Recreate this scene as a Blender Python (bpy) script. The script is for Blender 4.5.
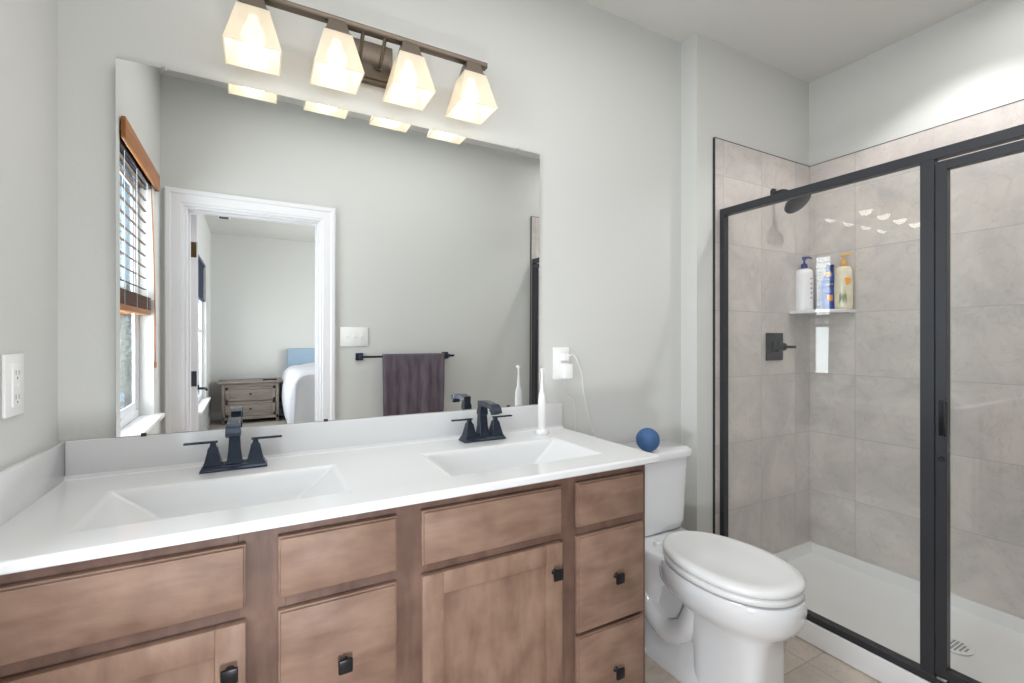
import bpy, bmesh, math, random
from mathutils import Vector, Matrix
random.seed(7)
S = bpy.context.scene
for o in list(bpy.data.objects): bpy.data.objects.remove(o)
COL = S.collection
H = 1.22                                   # camera height; Z(r) turns a height relative to the eye into a height over the floor
def Z(r): return H + r
# ------------------------------------------------------------------ camera, world, light, exposure
cam = bpy.data.objects.new('camera', bpy.data.cameras.new('camera')); COL.objects.link(cam)
cam.location = (0, 0, H); cam.rotation_euler = (math.pi/2, 0, -math.radians(28.54))
cam.data.sensor_width = 36; cam.data.lens = 467/1024*36; cam.data.shift_y = -1.5/1024
cam.data.clip_start = .01
S.camera = cam
S.view_settings.view_transform = 'Standard'; S.view_settings.look = 'None'
S.view_settings.gamma = 1; S.view_settings.use_curve_mapping = False
S.view_settings.exposure = 0.14
S.cycles.max_bounces = 16; S.cycles.diffuse_bounces = 8; S.cycles.glossy_bounces = 8; S.cycles.transparent_max_bounces = 16
W = bpy.data.worlds.new('world'); S.world = W; W.use_nodes = True
wn = W.node_tree; bg = wn.nodes['Background']
bg.inputs[0].default_value = (.40, .70, 1, 1); bg.inputs[1].default_value = .95
def light(name, kind, loc, energy, col, size=.1, rot=(0,0,0), size_y=None, spread=None, angle=None, blend=.5):
    l = bpy.data.lights.new(name, kind); l.energy = energy; l.color = col
    if kind == 'AREA':
        l.size = size
        if size_y: l.shape = 'RECTANGLE'; l.size_y = size_y
        if spread: l.spread = spread
    elif kind == 'SPOT': l.shadow_soft_size = size; l.spot_size = angle; l.spot_blend = blend
    else: l.shadow_soft_size = size
    o = bpy.data.objects.new(name, l); o.location = loc; o.rotation_euler = rot; COL.objects.link(o); return o
WARM = (1, .95, .89); COOL = (.93, .965, 1.0); NEUT = (1, .985, .965)
# daylight through the bathroom window and left bedroom window, then a side fill
light('daylight_bathroom', 'AREA', (-.68, .545, 1.42), 27, COOL, 1.15, (0, -math.pi/2, 0), .68)
light('daylight_bedroom', 'AREA', (-.78, -3.26, 1.28), 45, NEUT, 1.1, (0, -math.pi/2, 0), 1.5)
light('bedroom_side_fill', 'AREA', (3.45, -2.3, 1.5), 130, NEUT, 2.0, (0, math.pi/2, 0), 1.6)  # added light outside the invented far bedroom window
# recessed lamp over the shower, then unseen fill lights added for brightness
light('shower_downlight', 'SPOT', (2.33, .80, 2.63), 15, NEUT, .03, (0,0,0), angle=math.radians(118), blend=.4)
light('room_fill_light', 'AREA', (.66, .70, 2.62), 11.5, NEUT, 1.6, (0,0,0), .8)  # added soft fill at ceiling level, no fixture belongs to it
light('doorway_fill_spot', 'SPOT', (.05, .05, .58), 32, (.96, .98, 1), .07, (math.radians(96), 0, math.radians(-20)), angle=math.radians(158), blend=1)  # added low fill in the doorway behind the camera
light('shower_fill_light', 'AREA', (2.30, .38, 2.62), 3.5, NEUT, .5, (0,0,0), .6)  # extra unseen fill above the shower, beside the real downlight
LX = (-.012, .207, .427, .646); LY = 1.484
for x in LX: light('vanity_bulb_light', 'POINT', (x, LY, Z(.80)), .28, WARM, .035)

# ------------------------------------------------------------------ materials
def mat(name, col, rough=.5, metal=0, var=0, scale=8, stretch=(1,1,1), bump=0, bscale=60, col2=None, spec=.5, coat=0, detail=4, trans=0, emis=None, estr=0):
    m = bpy.data.materials.new(name); m.use_nodes = True; nt = m.node_tree; b = nt.nodes['Principled BSDF']
    b.inputs['Base Color'].default_value = (*col, 1); b.inputs['Roughness'].default_value = rough
    b.inputs['Metallic'].default_value = metal; b.inputs['Specular IOR Level'].default_value = spec
    b.inputs['Coat Weight'].default_value = coat; b.inputs['Coat Roughness'].default_value = .15
    b.inputs['Transmission Weight'].default_value = trans
    if emis: b.inputs['Emission Color'].default_value = (*emis, 1); b.inputs['Emission Strength'].default_value = estr
    tc = nt.nodes.new('ShaderNodeTexCoord'); mp = nt.nodes.new('ShaderNodeMapping'); mp.inputs['Scale'].default_value = stretch
    nt.links.new(tc.outputs['Object'], mp.inputs['Vector'])
    if var or col2:
        n = nt.nodes.new('ShaderNodeTexNoise'); n.inputs['Scale'].default_value = scale; n.inputs['Detail'].default_value = detail
        nt.links.new(mp.outputs[0], n.inputs['Vector'])
        r = nt.nodes.new('ShaderNodeValToRGB'); r.color_ramp.elements[0].position = .32; r.color_ramp.elements[1].position = .68
        c2 = col2 or tuple(c*(1-var) for c in col)
        r.color_ramp.elements[0].color = (*c2, 1); r.color_ramp.elements[1].color = (*col, 1)
        nt.links.new(n.outputs['Fac'], r.inputs[0]); nt.links.new(r.outputs[0], b.inputs['Base Color'])
    if bump:
        n2 = nt.nodes.new('ShaderNodeTexNoise'); n2.inputs['Scale'].default_value = bscale; n2.inputs['Detail'].default_value = 3
        nt.links.new(mp.outputs[0], n2.inputs['Vector'])
        bp = nt.nodes.new('ShaderNodeBump'); bp.inputs['Strength'].default_value = bump; bp.inputs['Distance'].default_value = .003
        nt.links.new(n2.outputs['Fac'], bp.inputs['Height']); nt.links.new(bp.outputs[0], b.inputs['Normal'])
    return m
def srgb(r, g, b):
    f = lambda c: (c/255/12.92 if c/255 <= .04045 else ((c/255+.055)/1.055)**2.4)
    return (f(r), f(g), f(b))
M = {}
M['wall'] = mat('painted_wall', srgb(206,207,205), .75, bump=.12, bscale=90, spec=.25)
M['ceiling'] = mat('ceiling_paint', srgb(212,211,207), .85, spec=.2, bump=.08)
M['trim'] = mat('white_trim_paint', srgb(232,232,236), .35)
M['sash'] = mat('white_vinyl', srgb(236,238,242), .3)
M['marble'] = mat('cultured_marble', srgb(219,220,222), .16, coat=.4)
M['ceramic'] = mat('glazed_ceramic', srgb(226,228,231), .08, coat=.6)
M['plastic'] = mat('white_plastic', srgb(238,238,238), .3)
M['seat'] = mat('toilet_seat_plastic', srgb(232,233,234), .18)
M['acrylic'] = mat('white_acrylic', srgb(232,232,233), .25, bump=.05, bscale=150)
M['bronze'] = mat('oil_rubbed_bronze', srgb(62,70,84), .24, metal=.8, var=.3, scale=14)
M['fixture'] = mat('dark_nickel', srgb(104,94,84), .36, metal=.7)
M['black'] = mat('matte_black_metal', srgb(58,60,65), .36, metal=.4)
M['knob'] = mat('black_knob', srgb(30,30,33), .35, metal=.5)
M['brass'] = mat('antique_brass', srgb(92,74,48), .4, metal=.8)
M['rubber'] = mat('dark_rubber', srgb(18,18,20), .7)
M['blueball'] = mat('blue_rubber', srgb(56,92,140), .6, bump=.3, bscale=120)
M['towel'] = mat('charcoal_terry', srgb(116,106,116), .95, var=.35, scale=14, stretch=(3,3,.6), bump=1.0, bscale=500, spec=.1)
M['blindwood'] = mat('stained_blind_wood', srgb(176,112,56), .45, var=.3, scale=12, stretch=(6,.6,6))
M['slat'] = mat('blind_slat_wood', srgb(84,62,46), .5, var=.3, scale=12, stretch=(6,.6,6))
M['duvet'] = mat('pale_bedding', srgb(206,208,216), .9, bump=.3, bscale=25)
M['headboard'] = mat('blue_upholstery', srgb(150,172,192), .9, bump=.5, bscale=200)
M['bedbase'] = mat('dark_blue_fabric', srgb(46,76,104), .9)
M['nswood'] = mat('grey_washed_wood', srgb(148,136,128), .5, var=.35, scale=10, stretch=(.6,6,6))
M['stackslat'] = mat('stacked_slat_wood', srgb(116,76,48), .5, var=.4, scale=12, stretch=(6,.6,6))
M['darkblind'] = mat('navy_blind', srgb(44,56,84), .7)
M['carpet'] = mat('bedroom_carpet', srgb(176,168,158), .95, bump=.6, bscale=200)
M['leaf'] = mat('leafy_green', srgb(132,164,112), .8, var=.5, scale=5)
M['bark'] = mat('tree_bark', srgb(90,74,60), .9)
M['grass'] = mat('lawn', srgb(96,124,70), .95, var=.3, scale=3)
M['drain'] = mat('drain_steel', srgb(176,176,176), .3, metal=.8)
M['silver'] = mat('hinge_steel', srgb(190,190,190), .25, metal=1)
M['bwhite'] = mat('white_bottle', srgb(234,232,236), .3)
M['bblue'] = mat('blue_bottle', srgb(14,68,164), .3, coat=.3)
M['bnavy'] = mat('navy_cap', srgb(28,48,120), .3)
M['bgold'] = mat('gold_pump', srgb(222,170,92), .35)
M['bclear'] = mat('milky_bottle', srgb(228,214,196), .2, coat=.4, col2=srgb(206,204,170), scale=30)
M['borange'] = mat('orange_label', srgb(240,156,40), .5)
M['ink'] = mat('printed_white', srgb(240,244,250), .5)
M['navyink'] = mat('printed_navy', srgb(16,36,96), .5)
M['inkred'] = mat('printed_purple', srgb(120,66,96), .5)
M['slot'] = mat('outlet_slot_grey', srgb(120,120,122), .6)
M['bulb'] = mat('lit_bulb', (1,1,1), .5, emis=(1,.92,.78), estr=7)

def wood(name, dark, lite, axis):
    m = bpy.data.materials.new(name); m.use_nodes = True; nt = m.node_tree; b = nt.nodes['Principled BSDF']
    tc = nt.nodes.new('ShaderNodeTexCoord'); L = nt.links.new
    mp = nt.nodes.new('ShaderNodeMapping'); st = [4,4,4]; st[axis] = 1.0; mp.inputs['Scale'].default_value = st
    L(tc.outputs['Object'], mp.inputs['Vector'])
    n = nt.nodes.new('ShaderNodeTexNoise'); n.inputs['Scale'].default_value = 7; n.inputs['Detail'].default_value = 6; n.inputs['Distortion'].default_value = .6
    L(mp.outputs[0], n.inputs['Vector'])
    n2 = nt.nodes.new('ShaderNodeTexNoise'); n2.inputs['Scale'].default_value = 11; n2.inputs['Detail'].default_value = 5
    L(tc.outputs['Object'], n2.inputs['Vector'])
    mx = nt.nodes.new('ShaderNodeMix'); mx.data_type = 'FLOAT'; mx.inputs[0].default_value = .5
    L(n.outputs['Fac'], mx.inputs[2]); L(n2.outputs['Fac'], mx.inputs[3])
    r = nt.nodes.new('ShaderNodeValToRGB'); r.color_ramp.elements[0].position = .28; r.color_ramp.elements[1].position = .66
    r.color_ramp.elements[0].color = (*dark,1); r.color_ramp.elements[1].color = (*lite,1)
    L(mx.outputs[0], r.inputs[0]); L(r.outputs[0], b.inputs['Base Color'])
    b.inputs['Roughness'].default_value = .5; b.inputs['Specular IOR Level'].default_value = .3
    n4 = nt.nodes.new('ShaderNodeTexNoise'); n4.inputs['Scale'].default_value = 60; n4.inputs['Detail'].default_value = 4; L(mp.outputs[0], n4.inputs['Vector'])
    bp = nt.nodes.new('ShaderNodeBump'); bp.inputs['Strength'].default_value = .12; bp.inputs['Distance'].default_value = .002; L(n4.outputs['Fac'], bp.inputs['Height']); L(bp.outputs[0], b.inputs['Normal'])
    return m
M['woodH'] = wood('stained_maple_across', srgb(106,80,67), srgb(143,117,102), 0)
M['woodV'] = wood('stained_maple_upright', srgb(108,82,68), srgb(147,120,104), 2)
M['woodShaded'] = wood('stained_maple_shaded', srgb(78,58,52), srgb(122,96,84), 2)  # same maple made darker: shadow around the fronts put into the colour

def tile(name, c1, c2, grout, ax, w, h, ou, ov, gw=.0028):
    """stone tile on a plane; ax = the two object axes of the plane, w/h tile size, ou/ov where one joint crosses"""
    m = bpy.data.materials.new(name); m.use_nodes = True; nt = m.node_tree; b = nt.nodes['Principled BSDF']; L = nt.links.new
    tc = nt.nodes.new('ShaderNodeTexCoord'); sx = nt.nodes.new('ShaderNodeSeparateXYZ'); L(tc.outputs['Object'], sx.inputs[0])
    def joint(out, off, size):
        a = nt.nodes.new('ShaderNodeMath'); a.operation = 'SUBTRACT'; L(out, a.inputs[0]); a.inputs[1].default_value = off
        p = nt.nodes.new('ShaderNodeMath'); p.operation = 'PINGPONG'; L(a.outputs[0], p.inputs[0]); p.inputs[1].default_value = size/2
        k = nt.nodes.new('ShaderNodeMath'); k.operation = 'LESS_THAN'; L(p.outputs[0], k.inputs[0]); k.inputs[1].default_value = gw/2
        f = nt.nodes.new('ShaderNodeMath'); f.operation = 'DIVIDE'; L(a.outputs[0], f.inputs[0]); f.inputs[1].default_value = size
        g = nt.nodes.new('ShaderNodeMath'); g.operation = 'FLOOR'; L(f.outputs[0], g.inputs[0])
        return k.outputs[0], g.outputs[0]
    ju, iu = joint(sx.outputs[ax[0]], ou, w); jv, iv = joint(sx.outputs[ax[1]], ov, h)
    mx = nt.nodes.new('ShaderNodeMath'); mx.operation = 'MAXIMUM'; L(ju, mx.inputs[0]); L(jv, mx.inputs[1])
    cb = nt.nodes.new('ShaderNodeCombineXYZ'); L(iu, cb.inputs[0]); L(iv, cb.inputs[1])
    wn_ = nt.nodes.new('ShaderNodeTexWhiteNoise'); L(cb.outputs[0], wn_.inputs['Vector'])
    sc = nt.nodes.new('ShaderNodeVectorMath'); sc.operation = 'SCALE'; L(wn_.outputs['Color'], sc.inputs[0]); sc.inputs['Scale'].default_value = 9
    ad = nt.nodes.new('ShaderNodeVectorMath'); ad.operation = 'ADD'; L(sc.outputs[0], ad.inputs[0]); L(tc.outputs['Object'], ad.inputs[1])
    n = nt.nodes.new('ShaderNodeTexNoise'); n.inputs['Scale'].default_value = 4.5; n.inputs['Detail'].default_value = 9; n.inputs['Roughness'].default_value = .66; n.inputs['Distortion'].default_value = .5
    L(ad.outputs[0], n.inputs['Vector'])
    r = nt.nodes.new('ShaderNodeValToRGB'); e = r.color_ramp.elements; e[0].position = .33; e[1].position = .64
    e[0].color = (*c2,1); e[1].color = (*c1,1)
    L(n.outputs['Fac'], r.inputs[0])
    n3 = nt.nodes.new('ShaderNodeTexNoise'); n3.inputs['Scale'].default_value = 7; n3.inputs['Detail'].default_value = 5; n3.inputs['Distortion'].default_value = 1.4
    L(ad.outputs[0], n3.inputs['Vector'])
    r3 = nt.nodes.new('ShaderNodeValToRGB'); e = r3.color_ramp.elements; e[0].position = .485; e[0].color = (0,0,0,1); e[1].position = .5; e[1].color = (.22,.22,.22,1)
    x = e.new(.515); x.color = (0,0,0,1); L(n3.outputs['Fac'], r3.inputs[0])
    v = nt.nodes.new('ShaderNodeMix'); v.data_type = 'RGBA'; L(r3.outputs[0], v.inputs[0]); L(r.outputs[0], v.inputs[6]); v.inputs[7].default_value = (*[q*.55 for q in c2],1)
    g2 = nt.nodes.new('ShaderNodeMix'); g2.data_type = 'RGBA'; L(mx.outputs[0], g2.inputs[0]); L(v.outputs[2], g2.inputs[6]); g2.inputs[7].default_value = (*grout,1)
    L(g2.outputs[2], b.inputs['Base Color']); b.inputs['Roughness'].default_value = .32
    return m
T1, T2, TG = srgb(212,204,199), srgb(188,182,180), srgb(174,169,166)
M['tileX'] = tile('shower_tile_head_wall', T1, T2, TG, (0,2), .295, .325, 2.568, Z(.143))
M['tileY'] = tile('shower_tile_long_wall', T1, T2, TG, (1,2), .61, .325, 1.27, Z(.143))
M['tileF'] = tile('floor_tile', srgb(208,194,180), srgb(184,174,166), srgb(160,152,144), (1,0), .61, .305, 1.02, 1.52, .004)

def thin_glass(name, tint=(.985,.995,.99)):
    m = bpy.data.materials.new(name); m.use_nodes = True; nt = m.node_tree; nt.nodes.clear(); L = nt.links.new
    o = nt.nodes.new('ShaderNodeOutputMaterial'); t = nt.nodes.new('ShaderNodeBsdfTransparent'); t.inputs[0].default_value = (*tint,1)
    g = nt.nodes.new('ShaderNodeBsdfGlossy'); g.inputs['Roughness'].default_value = .0
    fr = nt.nodes.new('ShaderNodeFresnel'); ge = nt.nodes.new('ShaderNodeNewGeometry'); ir = nt.nodes.new('ShaderNodeMapRange')
    ir.inputs['To Min'].default_value = 1.45; ir.inputs['To Max'].default_value = 1/1.45; L(ge.outputs['Backfacing'], ir.inputs['Value']); L(ir.outputs[0], fr.inputs[0])
    mx = nt.nodes.new('ShaderNodeMixShader'); L(fr.outputs[0], mx.inputs[0]); L(t.outputs[0], mx.inputs[1]); L(g.outputs[0], mx.inputs[2]); L(mx.outputs[0], o.inputs[0])
    return m
M['glass'] = thin_glass('clear_glass')
def mirror_mat():
    m = bpy.data.materials.new('silvered_mirror'); m.use_nodes = True; b = m.node_tree.nodes['Principled BSDF']
    b.inputs['Base Color'].default_value = (.90,.915,.91,1); b.inputs['Metallic'].default_value = 1; b.inputs['Roughness'].default_value = .0
    return m
M['mirror'] = mirror_mat()
def shade_mat():
    m = bpy.data.materials.new('frosted_shade_glass'); m.use_nodes = True; nt = m.node_tree; nt.nodes.clear(); L = nt.links.new
    o = nt.nodes.new('ShaderNodeOutputMaterial')
    tp = nt.nodes.new('ShaderNodeBsdfTransparent'); tp.inputs[0].default_value = (1,.94,.84,1)
    df = nt.nodes.new('ShaderNodeBsdfPrincipled'); df.inputs['Base Color'].default_value = (.40,.38,.33,1); df.inputs['Roughness'].default_value = .3
    df.inputs['Emission Color'].default_value = (1,.84,.60,1); df.inputs['Emission Strength'].default_value = .44
    c = nt.nodes.new('ShaderNodeMixShader'); c.inputs[0].default_value = .25; L(df.outputs[0], c.inputs[1]); L(tp.outputs[0], c.inputs[2])
    L(c.outputs[0], o.inputs[0]); return m
M['shade'] = shade_mat()
M['lampface'] = mat('lit_downlight', (1,1,1), .5, emis=(1,.96,.9), estr=6)

# ------------------------------------------------------------------ mesh helpers
def B(): return bmesh.new()
def box(bm, x0, x1, y0, y1, z0, z1, bev=0, seg=2):
    r = bmesh.ops.create_cube(bm, size=1)
    vs = r['verts']
    for v in vs: v.co = Vector(((x0+x1)/2 + v.co.x*(x1-x0), (y0+y1)/2 + v.co.y*(y1-y0), (z0+z1)/2 + v.co.z*(z1-z0)))
    if bev:
        es = list({e for v in vs for e in v.link_edges})
        bmesh.ops.bevel(bm, geom=es, offset=bev, segments=seg, profile=.5, affect='EDGES')
    return bm
def loft(bm, rings, cap0=True, cap1=True):
    """rings: lists of equal length of points, joined in order"""
    R = [[bm.verts.new(p) for p in r] for r in rings]; n = len(R[0])
    for a, b in zip(R, R[1:]):
        for i in range(n):
            bm.faces.new((a[i], a[(i+1)%n], b[(i+1)%n], b[i]))
    if cap0: bm.faces.new(list(reversed(R[0])))
    if cap1: bm.faces.new(R[-1])
    bmesh.ops.recalc_face_normals(bm, faces=bm.faces)
    return R
def tube(bm, pts, r, n=10):
    """round tube; r number or list"""
    pts = [Vector(p) for p in pts]; rings = []
    up = Vector((0,0,1))
    prev = None
    for i, p in enumerate(pts):
        t = (pts[min(i+1, len(pts)-1)] - pts[max(i-1, 0)]).normalized()
        if prev is None:
            a = t.cross(up)
            if a.length < .05: a = t.cross(Vector((1,0,0)))
        else: a = prev - t*prev.dot(t)
        a.normalize(); prev = a; b = t.cross(a)
        rr = r[i] if isinstance(r, (list, tuple)) else r
        rings.append([p + (a*math.cos(2*math.pi*k/n) + b*math.sin(2*math.pi*k/n))*rr for k in range(n)])
    loft(bm, rings)
def bez(pts, n=8):
    """smooth Catmull-Rom through points"""
    P = [Vector(p) for p in pts]; P = [P[0]*2-P[1]] + P + [P[-1]*2-P[-2]]; out = []
    for i in range(1, len(P)-2):
        for k in range(n):
            t = k/n
            out.append(.5*((2*P[i]) + (P[i+1]-P[i-1])*t + (2*P[i-1]-5*P[i]+4*P[i+1]-P[i+2])*t*t + (3*P[i]-P[i-1]-3*P[i+1]+P[i+2])*t**3))
    out.append(P[-2]); return out
def lathe(bm, prof, c=(0,0,0), n=24, sx=1, sy=1, rot=0):
    """profile of (radius, z) about z through c"""
    cr, sr = math.cos(rot), math.sin(rot); rings = []
    for r, z in prof:
        ring = []
        for k in range(n):
            a = 2*math.pi*k/n; x, y = r*math.cos(a)*sx, r*math.sin(a)*sy
            ring.append((c[0]+x*cr-y*sr, c[1]+x*sr+y*cr, c[2]+z))
        rings.append(ring)
    loft(bm, rings)
def frustum(bm, cx, cy, z0, z1, a0, b0, a1, b1, cap0=True, cap1=True):
    loft(bm, [[(cx-a,cy-b,z),(cx+a,cy-b,z),(cx+a,cy+b,z),(cx-a,cy+b,z)] for a,b,z in ((a0,b0,z0),(a1,b1,z1))], cap0, cap1)
def origin_of(p):
    v = Vector((0,0,0))
    while p: v += p.location; p = p.parent
    return v
def obj(name, bm, m, parent=None, local=False, smooth=35, bev=0, kind=None, loc=None):
    me = bpy.data.meshes.new(name); bm.to_mesh(me); bm.free()
    o = bpy.data.objects.new(name, me); COL.objects.link(o); me.materials.append(M[m] if isinstance(m, str) else m)
    if parent:
        o.parent = parent
        if not local: me.transform(Matrix.Translation(-origin_of(parent)))
    elif loc: me.transform(Matrix.Translation(-Vector(loc))); o.location = loc
    if smooth:
        for p in me.polygons: p.use_smooth = True
        me.set_sharp_from_angle(angle=math.radians(smooth))
    if bev:
        b = o.modifiers.new('bevel', 'BEVEL'); b.width = bev; b.segments = 2; b.limit_method = 'ANGLE'; b.angle_limit = math.radians(40)
    if kind: o['kind'] = kind
    return o
def tag(o, label, cat, group=None):
    o['label'] = label; o['category'] = cat
    if group: o['group'] = group
    return o
def thing(name, label, cat, loc=(0,0,0), rz=0, group=None):
    o = bpy.data.objects.new(name, None); COL.objects.link(o); o.empty_display_size = .05
    o.location = loc; o.rotation_euler = (0,0,rz); return tag(o, label, cat, group)
def copy_tree(o, parent=None):
    c = o.copy(); COL.objects.link(c); c.parent = parent
    for ch in list(o.children): copy_tree(ch, c)
    return c
def structure(name, loc=(0,0,0)):
    o = bpy.data.objects.new(name, None); COL.objects.link(o); o.location = loc; o['kind'] = 'structure'; return o

# ------------------------------------------------------------------ the room
XL, XR, YW, YS, YO, ZC = -.449, 2.714, 1.60, 1.506, -.03, 2.66
XJ = 1.804; YB = -4.7; XBL = -.5; XBR = 3.4; WT = .15
YO2 = YO - .12
# floors
bm = B(); box(bm, XL-.05, XR+.02, YO2, YW+.1, -.05, 0); obj('floor', bm, 'tileF', kind='structure', smooth=0)
bm = B(); box(bm, XBL-.1, XBR+.1, YB-.1, YO2, -.05, 0); obj('floor', bm, 'carpet', kind='structure', smooth=0)
# ceilings
bm = B(); box(bm, XL-.15, XR+.1, YO2, YW+.1, ZC, ZC+.05); obj('ceiling', bm, 'ceiling', kind='structure', smooth=0)
TX, TY = .62, -4.2   # raised tray in the bedroom ceiling
bm = B()
tray = (.75, 2.9, -3.75, -1.0)
box(bm, XBL-.1, tray[0], YB-.1, YO2, ZC, ZC+.04); box(bm, tray[1], XBR+.1, YB-.1, YO2, ZC, ZC+.04)
box(bm, tray[0], tray[1], YB-.1, tray[2], ZC, ZC+.04); box(bm, tray[0], tray[1], tray[3], YO2, ZC, ZC+.04)
box(bm, tray[0]-.03, tray[1]+.03, tray[2]-.03, tray[3]+.03, ZC+.22, ZC+.26)
box(bm, tray[0]-.03, tray[0], tray[2], tray[3], ZC+.04, ZC+.22); box(bm, tray[1], tray[1]+.03, tray[2], tray[3], ZC+.04, ZC+.22)
box(bm, tray[0], tray[1], tray[2]-.03, tray[2], ZC+.04, ZC+.22); box(bm, tray[0], tray[1], tray[3], tray[3]+.03, ZC+.04, ZC+.22)
obj('ceiling', bm, 'ceiling', kind='structure', smooth=0)
# mirror wall + the stub that brings the shower wall forward
bm = B(); box(bm, XL-.15, XJ, YW, YW+.1, 0, ZC); obj('wall_back', bm, 'wall', kind='structure', smooth=0)
bm = B(); box(bm, XJ, XR+.1, YS, YW+.1, 0, ZC); obj('wall_shower', bm, 'wall', kind='structure', smooth=0)
bm = B(); box(bm, XR, XR+.1, YO2, YS, 0, ZC); obj('wall_right', bm, 'wall', kind='structure', smooth=0)
# left wall with the window opening
WY0, WY1, WZ0, WZ1 = .19, .90, Z(-.40), Z(.80)
bm = B()
box(bm, XL-.085, XL, WY1, YW, 0, ZC); box(bm, XL-.085, XL, YO2, WY0, 0, ZC)
box(bm, XL-.085, XL, WY0, WY1, 0, WZ0); box(bm, XL-.085, XL, WY0, WY1, WZ1, ZC)
obj('wall_left', bm, 'wall', kind='structure', smooth=0)
# wall behind the camera with the doorway
DX0, DX1, DZ = -.345, .375, Z(.74)
bm = B()
box(bm, XL, DX0, YO2, YO, 0, ZC); box(bm, DX1, XR, YO2, YO, 0, ZC); box(bm, DX0, DX1, YO2, YO, DZ, ZC)
obj('wall_front', bm, 'wall', kind='structure', smooth=0)
# bedroom walls
BW0, BW1, BWZ0, BWZ1 = -3.87, -2.65, Z(-.80), Z(.87)
bm = B()
box(bm, XBL-.06, XBL, YB-.1, BW0, 0, ZC); box(bm, XBL-.06, XBL, BW1, YO2, 0, ZC)
box(bm, XBL-.06, XBL, BW0, BW1, 0, BWZ0); box(bm, XBL-.06, XBL, BW0, BW1, BWZ1, ZC)
obj('wall_bedroom_left', bm, 'wall', kind='structure', smooth=0)
bm = B(); box(bm, XBL, XBR, YB-.1, YB, 0, ZC); obj('wall_bedroom_back', bm, 'wall', kind='structure', smooth=0)
bm = B()
box(bm, XBR, XBR+.1, YB-.1, -3.3, 0, ZC); box(bm, XBR, XBR+.1, -1.3, YO2, 0, ZC); box(bm, XBR, XBR+.1, -3.3, -1.3, 0, .7); box(bm, XBR, XBR+.1, -3.3, -1.3, 2.3, ZC)
box(bm, XR+.1, XBR, YO2, YO, 0, ZC)
obj('wall_bedroom_right', bm, 'wall', kind='structure', smooth=0)
# baseboards
bm = B(); box(bm, 1.07, XJ-.001, YW-.014, YW, 0, .11, .004); obj('baseboard_back', bm, 'trim', kind='structure')
bm = B(); box(bm, .47, 1.90, YO, YO+.014, 0, .11, .004); obj('baseboard_front', bm, 'trim', kind='structure')
bm = B(); box(bm, XL, XL+.014, YO+.03, 1.06, 0, .11, .004); obj('baseboard_left', bm, 'trim', kind='structure')
bm = B(); box(bm, XBL, XBR, YB, YB+.014, 0, .11, .004); obj('baseboard_bedroom_back', bm, 'trim', kind='structure')
bm = B(); box(bm, XBL, XBL+.014, YB+.014, YO2-.9, 0, .11, .004); obj('baseboard_bedroom_left', bm, 'trim', kind='structure')
# shower tile sheets with thin dark edge trim
TT = Z(.966); TX0 = 1.918
bm = B(); box(bm, TX0, XR-.0005, YS-.010, YS-.0005, .02, TT); obj('wall_tile_head', bm, 'tileX', kind='structure', smooth=0)
bm = B(); box(bm, XR-.010, XR-.0005, YO+.0105, YS-.0105, .02, TT); obj('wall_tile_long', bm, 'tileY', kind='structure', smooth=0)
bm = B(); box(bm, TX0+.025, XR-.0105, YO+.0005, YO+.010, .02, TT); obj('wall_tile_near', bm, 'tileX', kind='structure', smooth=0)
bm = B()
box(bm, TX0-.004, TX0, YS-.011, YS, .09, TT+.003); box(bm, TX0, XR-.010, YS-.011, YS, TT, TT+.003)
box(bm, XR-.011, XR, YO+.01, YS-.011, TT, TT+.003)
box(bm, TX0+.021, TX0+.025, YO, YO+.011, .09, TT+.003); box(bm, TX0+.025, XR-.011, YO, YO+.011, TT, TT+.003)
obj('trim_1', bm, 'black', kind='structure', smooth=0)
# door casing (stepped profile) and jamb lining
def casing(name, x0, x1, zt, w, y, s):
    prof = [(0,0),(0,.010),(.003,.012),(.012,.012),(.016,.016),(w-.030,.017),(w-.024,.022),(w-.006,.022),(w,.018),(w,0)]
    bm = B()
    loft(bm, [[(x0-b, y+s*t, 0) for b, t in prof], [(x0-b, y+s*t, zt+b) for b, t in prof], [(x1+b, y+s*t, zt+b) for b, t in prof], [(x1+b, y+s*t, 0) for b, t in prof]])
    obj(name, bm, 'trim', kind='structure', smooth=20)
casing('trim_2', DX0+.005, DX1-.005, DZ-.005, .09, YO, 1)
casing('trim_3', DX0+.005, DX1-.005, DZ-.005, .09, YO2, -1)
bm = B()
box(bm, DX0, DX0+.018, YO2, YO, 0, DZ); box(bm, DX1-.018, DX1, YO2, YO, 0, DZ); box(bm, DX0+.018, DX1-.018, YO2, YO, DZ-.018, DZ)
box(bm, DX0+.018, DX0+.028, YO2+.05, YO2+.085, 0, DZ-.018); box(bm, DX1-.028, DX1-.018, YO2+.05, YO2+.085, 0, DZ-.018); box(bm, DX0+.028, DX1-.028, YO2+.05, YO2+.085, DZ-.028, DZ-.018)
obj('trim_4', bm, 'trim', kind='structure', smooth=0)

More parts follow.
